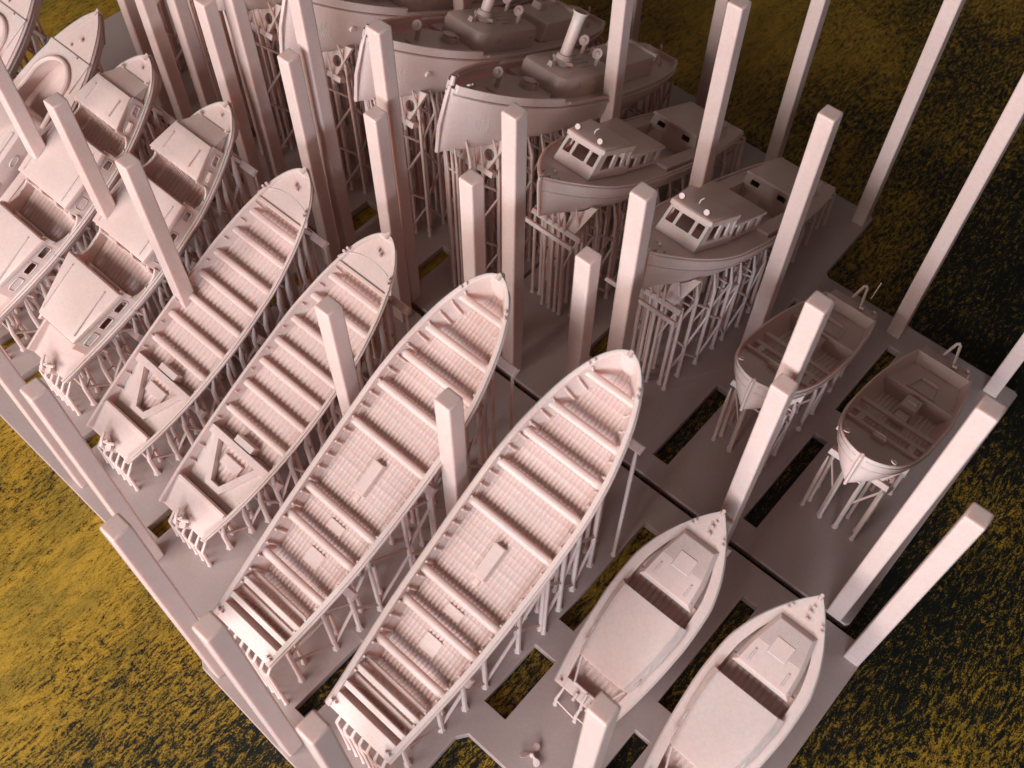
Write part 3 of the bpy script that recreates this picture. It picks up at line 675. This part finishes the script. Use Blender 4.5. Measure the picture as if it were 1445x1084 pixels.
# ------------------------------------------------------------------ open dinghies seen from the bow
def dinghy():
    r = root('dinghy')
    b = Boat(8.93, 26.4, 2.54, [(0, 1.09), (1.5, 1.33), (4, 1.5), (6.0, 1.47), (7.2, 1.34), (8.0, 1.12), (8.5, .82), (8.78, .48), (8.9, .2), (8.93, .06)],
             .12, [(0, -1.0), (3, -1.25), (6, -1.4), (8.93, -1.5)], gw=.07, rake=.55,
             floor=((0, .06, -.01), (.06, 2.5, -.5), (2.5, 6.8, -.95), (6.8, 8.75, -.32)), full=(.5, .95)); b.crhw = 1.1
    b.hull(r); b.rail(r, -.18, .02, .035); b.rail(r, -.5, .015, .03)
    b.battens(r, 2.6, 6.7, -.93, pitch=.17, seg=None)
    m = MB(); w = b.half(2.5, -.4)-.06; b.box(m, -w, w, 2.42, 2.62, -.95, -.36, .03); m.build('bulkhead', r)
    m = MB(); w = b.half(6.8, -.3)-.06; b.box(m, -w, w, 6.74, 6.9, -.9, -.2, .03); m.build('breasthook', r)
    m = MB(); b.prism(m, [(-.38, .75), (.38, .75), (.58, 2.2), (-.58, 2.2)], -.5, -.42, [[(-.30, .83), (.30, .83), (.49, 2.12), (-.49, 2.12)]]); m.build('hatch_rim', r)
    m = MB(); b.box(m, -.33, .33, .95, 1.1, -.5, -.38, .01); m.build('grab_rail', r)
    m = MB(); b.box(m, -.32, .32, 2.75, 3.75, -.95, -.42, .04); b.box(m, -.26, .26, 3.75, 4.35, -.95, -.62, .04); m.build('console', r)
    m = MB(); b.box(m, -.2, .2, 3.0, 3.35, -.43, -.36, .02); m.build('console_lid', r)
    for t in (4.75, 5.6, 6.3):
        n = -.48; w = b.half(t, n)-.07; m = MB(); b.box(m, -w, w, t-.14, t+.14, n-.07, n, .015); m.build('thwart', r)
    for sg in (-1, 1):
        m = MB(); b.box(m, sg*.95-.12, sg*.95+.12, 5.62, 6.3, -.55, -.485, .01); m.build('thwart_cheek', r)
        m = MB(); w = b.w(8.3)-.03
        m.tube([b.P(sg*(w - .1 + .09*math.cos(a)), 8.28 + .1*math.sin(a), .02 + .05*math.sin(a*.5)) for a in np.linspace(.5, 5.6, 9)], .028, 5); m.build('fairlead', r)
    m = MB(); b.box(m, -.25, .25, 7.0, 7.12, -.32, -.12, .02); m.tube([b.P(-.2, 7.06, -.12), b.P(-.1, 7.1, -.03), b.P(.2, 7.1, -.05)], .025, 5); m.build('cleat', r)
    m = MB(); b.box(m, -.9, 1.05, -.95, -.06, -.32, -.14, .03); m.build('swim_step', r)
    m = MB(); m.tube([b.P(.32, -.9, -.2), b.P(.12, -.95, .55), b.P(.05, -.95, .6), b.P(-.02, -.93, .55), b.P(-.25, -.45, -.12)], [.06, .06, .07, .06, .05], 7); m.build('motor_handle', r)
    m = MB(); b.box(m, -.42, -.2, -.5, -.25, -.15, .05, .02); b.cyl(m, -.75, -.75, -.16, 0, .07); m.build('stern_fitting', r)
    m = MB(); m.tube([b.P(0, 8.9, .03), b.P(0, 8.98, -.05), b.P(0, 8.85, -.5), b.P(0, 8.4, -1.5)], [.06, .06, .06, .06], 6); m.build('stem', r)
    for t in (2.0, 6.6): b.cradle(r, t, 1.3, .28, 'round')
    b.supports(r, 1.25, .8, 8.2, cr=(6.6,), fan=4, phs=(.3, .1), wmax=.7)
    return r
fleet(dinghy(), [(6.33, 9.92, math.pi, 'open dinghy nearest the right border with console in full view'),
                 (2.32, 9.98, math.pi, 'open dinghy half hidden behind the blurred post')],
      'open dinghies bow toward camera')
m = MB(); m.tube([(-.33, -1.0, 2.3), (-.42, -1.0, 3.35)], .025, 6)
o = m.build('antenna', [q for q in bpy.data.objects if q.get('label', '').startswith('open dinghy half hidden')][0], FINE)

# ------------------------------------------------------------------ pilot boats
def pilot_boat():
    r = root('pilot_boat')
    b = Boat(13.3, 25, 2.8, [(0, 1.3), (2, 1.6), (4, 1.75), (6.5, 1.82), (9.3, 1.78), (10.6, 1.58), (11.5, 1.25), (12.2, .87), (12.7, .54), (13.0, .31), (13.2, .14), (13.3, .05)],
             .2, [(0, -.75), (3, -1.1), (7, -1.5), (10, -1.7), (13.3, -1.85)], gw=.09, rake=.9,
             floor=((0, .06, -.02), (.06, 4.1, lambda t: b_ng(t)-.05), (4.1, 7.1, -.75), (7.1, 13.1, lambda t: b_ng(t)-.045)), full=(.5, .85)); b_ng = b.ng; b.crhw = 1.2
    b.hull(r); b.rail(r, -.12, .025, .05); b.rail(r, -.62, .012, .035)
    # wheelhouse: front, two sides, roof
    wh = root('wheelhouse'); wh.parent = r
    def W(name, q, holes, th=.09):
        m = MB(); b.wall(m, q, holes, th); return m.build(name, wh)
    z0, z1 = -.14, .84
    W('front_wall', [(.82, 11.45, z0), (-.82, 11.45, z0), (-.78, 11.0, z1), (.78, 11.0, z1)],
      [rrect(.07, .42, .26, .86, .03, 2), rrect(.33, .42, .67, .86, .03, 2), rrect(.74, .42, .93, .86, .03, 2)], .08)
    for sg in (-1, 1):
        W('side_wall', [(sg*.82, 11.45, z0), (sg*1.1, 9.35, z0), (sg*1.02, 9.35, z1), (sg*.78, 11.0, z1)],
          [rrect(.18, .32, .46, .86, .03, 2), rrect(.58, .32, .76, .86, .03, 2), rrect(.85, .32, .95, .86, .02, 2)], -.08*sg)
        W('cabin_wall', [(sg*1.06, 9.38, z0), (sg*1.14, 7.1, z0), (sg*1.1, 7.1, .48), (sg*1.04, 9.38, .48)],
          [rrect(.06, .2, .24, .84, .02, 2), rrect(.39, .2, .57, .84, .02, 2), rrect(.72, .2, .90, .84, .02, 2)], -.08*sg)
    m = MB(); b.dome(m, [(-.84, 11.05), (-1.06, 9.3), (1.06, 9.3), (.84, 11.05), (.4, 11.12), (-.4, 11.12)], .78, .99, .2, .07); m.build('wheelhouse_roof', wh)
    m = MB(); b.dome(m, [(-1.08, 9.32), (-1.18, 7.02), (1.18, 7.02), (1.08, 9.32)], .46, .58, .14, .08); m.build('cabin_roof', wh)
    m = MB(); b.wall(m, [(-1.05, 9.34, .3), (1.05, 9.34, .3), (1.0, 9.34, .9), (-1.0, 9.34, .9)]); m.build('rear_wall', wh)
    m = MB(); b.wall(m, [(-1.1, 7.15, -.7), (1.1, 7.15, -.7), (1.08, 7.15, .5), (-1.08, 7.15, .5)]); m.build('rear_wall', wh)
    for s, t in ((.62, 10.75), (-.45, 10.85)):
        m = MB(); m.tube([b.P(s, t-.08, 1.08), b.P(s, t+.1, 1.11)], [.08, .11], 10); m.tube([b.P(s, t, .88), b.P(s, t, 1.08)], .05, 6); m.build('searchlight', r)
    m = MB(); m.tube([b.P(.05, 10.55, 1.0), b.P(.05, 10.55, 1.2), b.P(-.02, 10.5, 1.3)], .03, 5); m.build('horn', r)
    # well and aft cabin
    m = MB(); m.tube([b.P(-.05, 5.7, -.75), b.P(-.05, 5.7, -.1)], .09, 8); m.tube([b.P(-.05, 5.64, .02), b.P(-.05, 5.82, .08)], [.24, .3], 14); m.build('vent_cowl', r)
    for sg in (-1, 1):
        m = MB(); b.box(m, sg*1.32-.3, sg*1.32+.26, 4.1, 7.1, -.75, -.12, .02); m.build('side_deck', r)
        m = MB(); b.wall(m, [(sg*1.12, 1.2, -.2), (sg*1.15, 4.1, -.2), (sg*1.02, 4.1, .34), (sg*.98, 1.2, .34)], (), .08*sg); m.build('trunk_side', r)
    m = MB(); b.wall(m, [(1.1, 4.1, -.75), (-1.1, 4.1, -.75), (-1.02, 4.1, .34), (1.02, 4.1, .34)], [rrect(.12, .62, .3, .82, .03, 2), rrect(.7, .62, .88, .82, .03, 2)], .1); m.build('trunk_front', r)
    m = MB(); b.dome(m, [(-1.02, 1.15), (1.02, 1.15), (1.08, 4.2), (-1.08, 4.2)], .3, .42, .1, .08); m.build('trunk_roof', r)
    m = MB(); b.wall(m, [(-1.0, 1.2, -.2), (1.0, 1.2, -.2), (.98, 1.2, .34), (-.98, 1.2, .34)]); m.build('trunk_back', r)
    m = MB()
    for i in range(7): b.box(m, -1.1+i*.32, -.84+i*.32, .1, 1.15, -.2, -.10 + .03*(i % 2), .01)
    m.build('stern_planks', r)
    for s, t in ((.05, 12.35), (.25, 12.2), (-.28, 12.6), (.3, 12.75), (-.05, 12.9)):
        m = MB(); b.cyl(m, s, t, -.15, .02 if abs(s) < .2 else -.04, .07 if abs(s) < .1 else .045); m.build('bollard', r)
    m = MB(); m.tube([b.P(0, 13.2, .03), b.P(0, 13.36, -.02), b.P(0, 13.3, -.3), b.P(0, 12.55, -1.75)], [.05, .07, .065, .06], 6); m.build('stem', r)
    b.cradle(r, 3.0, 1.3, .35, 'square'); b.cradle(r, 6.8, 1.25, .5, 'square'); b.cradle(r, 10.9, 1.35, .75, 'square')
    m = MB(); b.box(m, -1.5, 1.5, 12.0, 12.16, -2.5, -2.36, .02); m.build('cradle_bar', r)
    for sg in (-1, 1):                        # A shaped prop behind the transom
        m = MB(); m.tube([b.P(sg*1.15, .02, -.3), (sg*1.2, -.5, b.hs*.7), (sg*1.2, -.55, 0)], [.05, .07, .1], 6); m.build('support_leg', r)
        m = MB(); m.tube([(sg*1.2, -.5, b.hs*.62), b.P(sg*.9, .6, -.75)], .055, 6); m.build('support_brace', r)
    b.supports(r, .98, .8, 12.4, cr=(6.8, 10.9), fan=5, levels=1.6, phs=(.36, .2, .05), wmax=.85)
    return r
fleet(pilot_boat(), [(-2.65, 14.6, math.pi, 'pilot boat with windowed wheelhouse, nearer one beside the dinghies'),
                     (-7.35, 14.8, math.pi, 'pilot boat with windowed wheelhouse, farther one beside the nearest tug')],
      'pilot boats with wheelhouses')

# ------------------------------------------------------------------ steam tugs
def tug():
    r = root('steam_tug')
    b = Boat(14.7, 26.5, 3.9, [(0, .75), (.5, 1.05), (1.5, 1.36), (3, 1.55), (5, 1.68), (7, 1.72), (9.5, 1.64), (11.3, 1.4), (12.6, 1.1), (13.5, .78), (14.1, .5), (14.5, .27), (14.65, .14), (14.7, .07)],
             .42, [(0, -1.0), (3, -1.6), (7, -2.0), (11, -2.25), (14.7, -2.5)], gw=.1, rake=.35,
             floor=((0, .1, -.01), (.1, 9.3, lambda t: b_ng(t)-.2), (9.3, 14.5, lambda t: b_ng(t)-.34)), full=(.40, .55)); b_ng = b.ng; b.crhw = 1.25
    b.hull(r); b.rail(r, -.22, .03, .06); b.rail(r, -.02, .01, .04, t0=.1, t1=9.5)
    for sg in (-1, 1):                        # raised bow bulwark band
        m = MB(); rr = []
        for t in list(np.linspace(9.9, 14.6, 26)):
            s = b.w(t); g = b.ng(t); e = .02 if t > 9.95 else -.0
            rr.append([b.P(sg*(s+.05), t, g-.12), b.P(sg*(s+.06), t, g+.17), b.P(sg*max(.01, s-.07), t, g+.17), b.P(sg*max(.01, s-.08), t, g-.12)])
        m.loft(rr); m.build('bow_bulwark', r)
        m = MB(); g = b.ng(12.0)-.75; q = b.outer(12.2, .62); p = Vector(b.P(sg*q[0], q[1], q[2]))
        m.tube([p - Vector((sg*.05, 0, 0)), p + Vector((sg*.07, .02, 0))], [.13, .12], 14); m.build('hawse_pipe', r)
        m = MB(); rnd = random.Random(3)
        for i in range(9):                    # faint raised marks on the bow, not readable in the photograph
            q = b.outer(13.1 + .12*i*.6, .62 + rnd.uniform(-.05, .05)); q2 = b.outer(13.1 + .12*i*.6 + rnd.uniform(-.05, .05), .50 + rnd.uniform(-.05, .05))
            m.tube([Vector(b.P(sg*(q[0]+.004), q[1], q[2])), Vector(b.P(sg*(q2[0]+.004), q2[1], q2[2]))], .011, 4)
        m.build('bow_marks', r, FINE)
    dk = lambda t: b.ng(t)-.2
    m = MB(); b.dome(m, rrect(-1.08, 5.5, 1.08, 9.35, .38, 5), dk(7.5)-.05, .2, .1, .04); dh = m.build('deckhouse', r)
    for sg in (-1, 1):
        for t in (6.2, 7.2, 8.3):
            m = MB(); p = Vector(b.P(sg*1.085, t, -.15)); m.tube([p + Vector((sg*.01, .09*math.cos(a), .11*math.sin(a))) for a in np.linspace(0, 2*math.pi, 13)], .025, 5); m.build('porthole', dh)
    f = root('funnel'); f.parent = r
    ft = 8.15
    m = MB(); m.tube([b.P(0, ft, .12), b.P(0, ft, .3), b.P(0, ft, .52), b.P(0, ft, .6)], [.36, .36, .3, .26], 18); m.tube([b.P(0, ft, .3), b.P(0, ft, .42)], [.5, .46], 4); m.build('funnel_base', f)
    m = MB(); rr = []
    for n, ra in ((.4, .22), (1.9, .235), (2.12, .25), (2.25, .33), (2.25, .27), (2.05, .19), (1.6, .17)):
        rr.append([b.P(ra*math.cos(a), ft - .05*n + ra*math.sin(a), n) for a in np.linspace(0, 2*math.pi, 18, endpoint=False)])
    m.loft(rr); m.build('funnel_pipe', f)
    for s, t in ((.52, 5.95), (-.55, 6.55), (.35, 11.45)):
        h = .55 if t < 9 else -.15
        m = MB(); n0 = .1 if t < 9 else b.ng(t)-.4
        m.tube([b.P(s, t, n0), b.P(s, t, h), b.P(s, t+.06, h+.14), b.P(s, t+.2, h+.2)], [.09, .1, .15, .22], 12); m.tube([b.P(s, t+.19, h+.2), b.P(s, t+.24, h+.2)], [.1, .06], 8); m.build('vent_cowl', r)
    m = MB(); b.box(m, -.12, .12, 8.75, 9.0, .15, .4, .04); m.build('lamp_box', r)
    for s in (-.5, -.2, .1, .4):
        m = MB(); m.tube([b.P(s, 6.6, .24), b.P(s, 7.5, .26)], .03, 4); m.build('skylight_bar', r)
    m = MB(); out = [(-.7, 9.3), (.7, 9.3), (1.0, 10.0), (.9, 11.0), (.5, 11.9), (-.5, 11.9), (-.9, 11.0), (-1.0, 10.0)]
    b.prism(m, out, b.ng(10.5)-.4, b.ng(10.5)-.18); m.build('foredeck', r)
    m = MB(); b.cyl(m, 0, 10.0, b.ng(10)-.3, b.ng(10)+.02, .32, .3); b.cyl(m, 0, 10.0, b.ng(10)+.02, b.ng(10)+.14, .22, .26); b.box(m, -.3, .3, 9.7, 9.85, b.ng(10)-.2, b.ng(10)+.1, .03); m.build('windlass', r)
    m = MB(); m.hexa([b.P(-.9, 2.3, dk(4)), b.P(.9, 2.3, dk(4)), b.P(.9, 5.0, dk(4)), b.P(-.9, 5.0, dk(4)), b.P(-.85, 2.3, .4), b.P(.85, 2.3, .4), b.P(.85, 4.7, .2), b.P(-.85, 4.7, .2)]); m.build('aft_house', r)
    m = MB(); b.box(m, -.95, .95, 2.22, 2.5, .2, .5, .03); m.build('aft_coaming', r)
    m = MB(); b.box(m, .2, .7, 3.5, 4.0, .2, .55, .03); m.build('skylight', r)
    m = MB(); m.tube([b.P(0, .35, -.1), b.P(0, .3, .2), b.P(.1, .2, .28), b.P(.15, .12, .2)], .05, 6); m.build('tow_hook', r)
    for s, t in ((.55, 1.0), (-.55, 1.0), (.0, 13.5), (.35, 12.9)):
        m = MB(); b.cyl(m, s, t, b.ng(t)-.3, b.ng(t)+.02, .07); m.build('bollard', r)
    m = MB(); m.tube([b.P(.0, 14.66, .1), b.P(0, 14.68, .42)], [.1, .08], 8); m.build('bow_post', r)
    for s, t in ((-.38, 14.1), (.38, 14.1)):
        m = MB(); m.tube([b.P(s + .1*math.copysign(1, s)*(math.cos(a)-1)*.5, t + .13*math.sin(a), b.ng(t)+.24 + .05*math.cos(a)) for a in np.linspace(.4, 5.8, 9)], .04, 5); m.build('fairlead', r)
    m = MB(); m.tube([b.P(0, 14.72, .1), b.P(0, 14.76, -.3), b.P(0, 14.7, -1.4), b.P(0, 14.4, -2.45)], [.05, .08, .08, .08], 7); m.build('stem', r)
    for t in (3.2, 7.4, 12.0): b.cradle(r, t, 1.25, .85, 'round', top=.45)
    b.supports(r, 1.0, .8, 14.0, cr=(7.4, 12.0), fan=5, levels=1.6, phs=(.36, .2, .05), wmax=.85)
    return r
fleet(tug(), [(-11.0, 15.4, math.pi, 'steam tug with tall funnel, nearest one beside the farther pilot boat'),
              (-14.95, 15.3, math.pi, 'steam tug second from the pilot boats, funnel cut by the top border'),
              (-18.85, 15.2, math.pi, 'steam tug third from the pilot boats, hull side only in view'),
              (-22.75, 15.1, math.pi, 'steam tug fourth from the pilot boats, only its props in view'),
              (-26.65, 15.0, math.pi, 'steam tug fifth from the pilot boats, its props dim behind the cabin launches'),
              (-30.55, 14.9, math.pi, 'steam tug farthest from the pilot boats, behind the horseshoe well launches')],
      'steam tugs on tall props')

# ------------------------------------------------------------------ the loose propeller on the near plate
p = root('propeller', (3.72, -10.2, 0))
m = MB(); m.tube([(0, 0, .0), (0, 0, .16), (0, 0, .24)], [.075, .08, .03], 10); m.build('hub', p)
for k in range(3):
    a = math.radians(100 + 120*k); m = MB(); rr = []
    for d, w, tw in ((.04, .03, .5), (.14, .045, .5), (.22, .10, .45), (.31, .12, .4), (.38, .08, .35), (.40, .02, .3)):
        c = Vector((d*math.cos(a), d*math.sin(a), .1)); tdir = Vector((-math.sin(a)*math.cos(tw), math.cos(a)*math.cos(tw), math.sin(tw)))
        up = Vector((0, 0, .025)); rr.append([c - tdir*w - up, c + tdir*w - up, c + tdir*w + up, c - tdir*w + up])
    m.loft(rr); m.build('blade', p)
tag(p, 'tiny three bladed propeller lying loose on the plate near the cuddy boat stern', 'propeller')
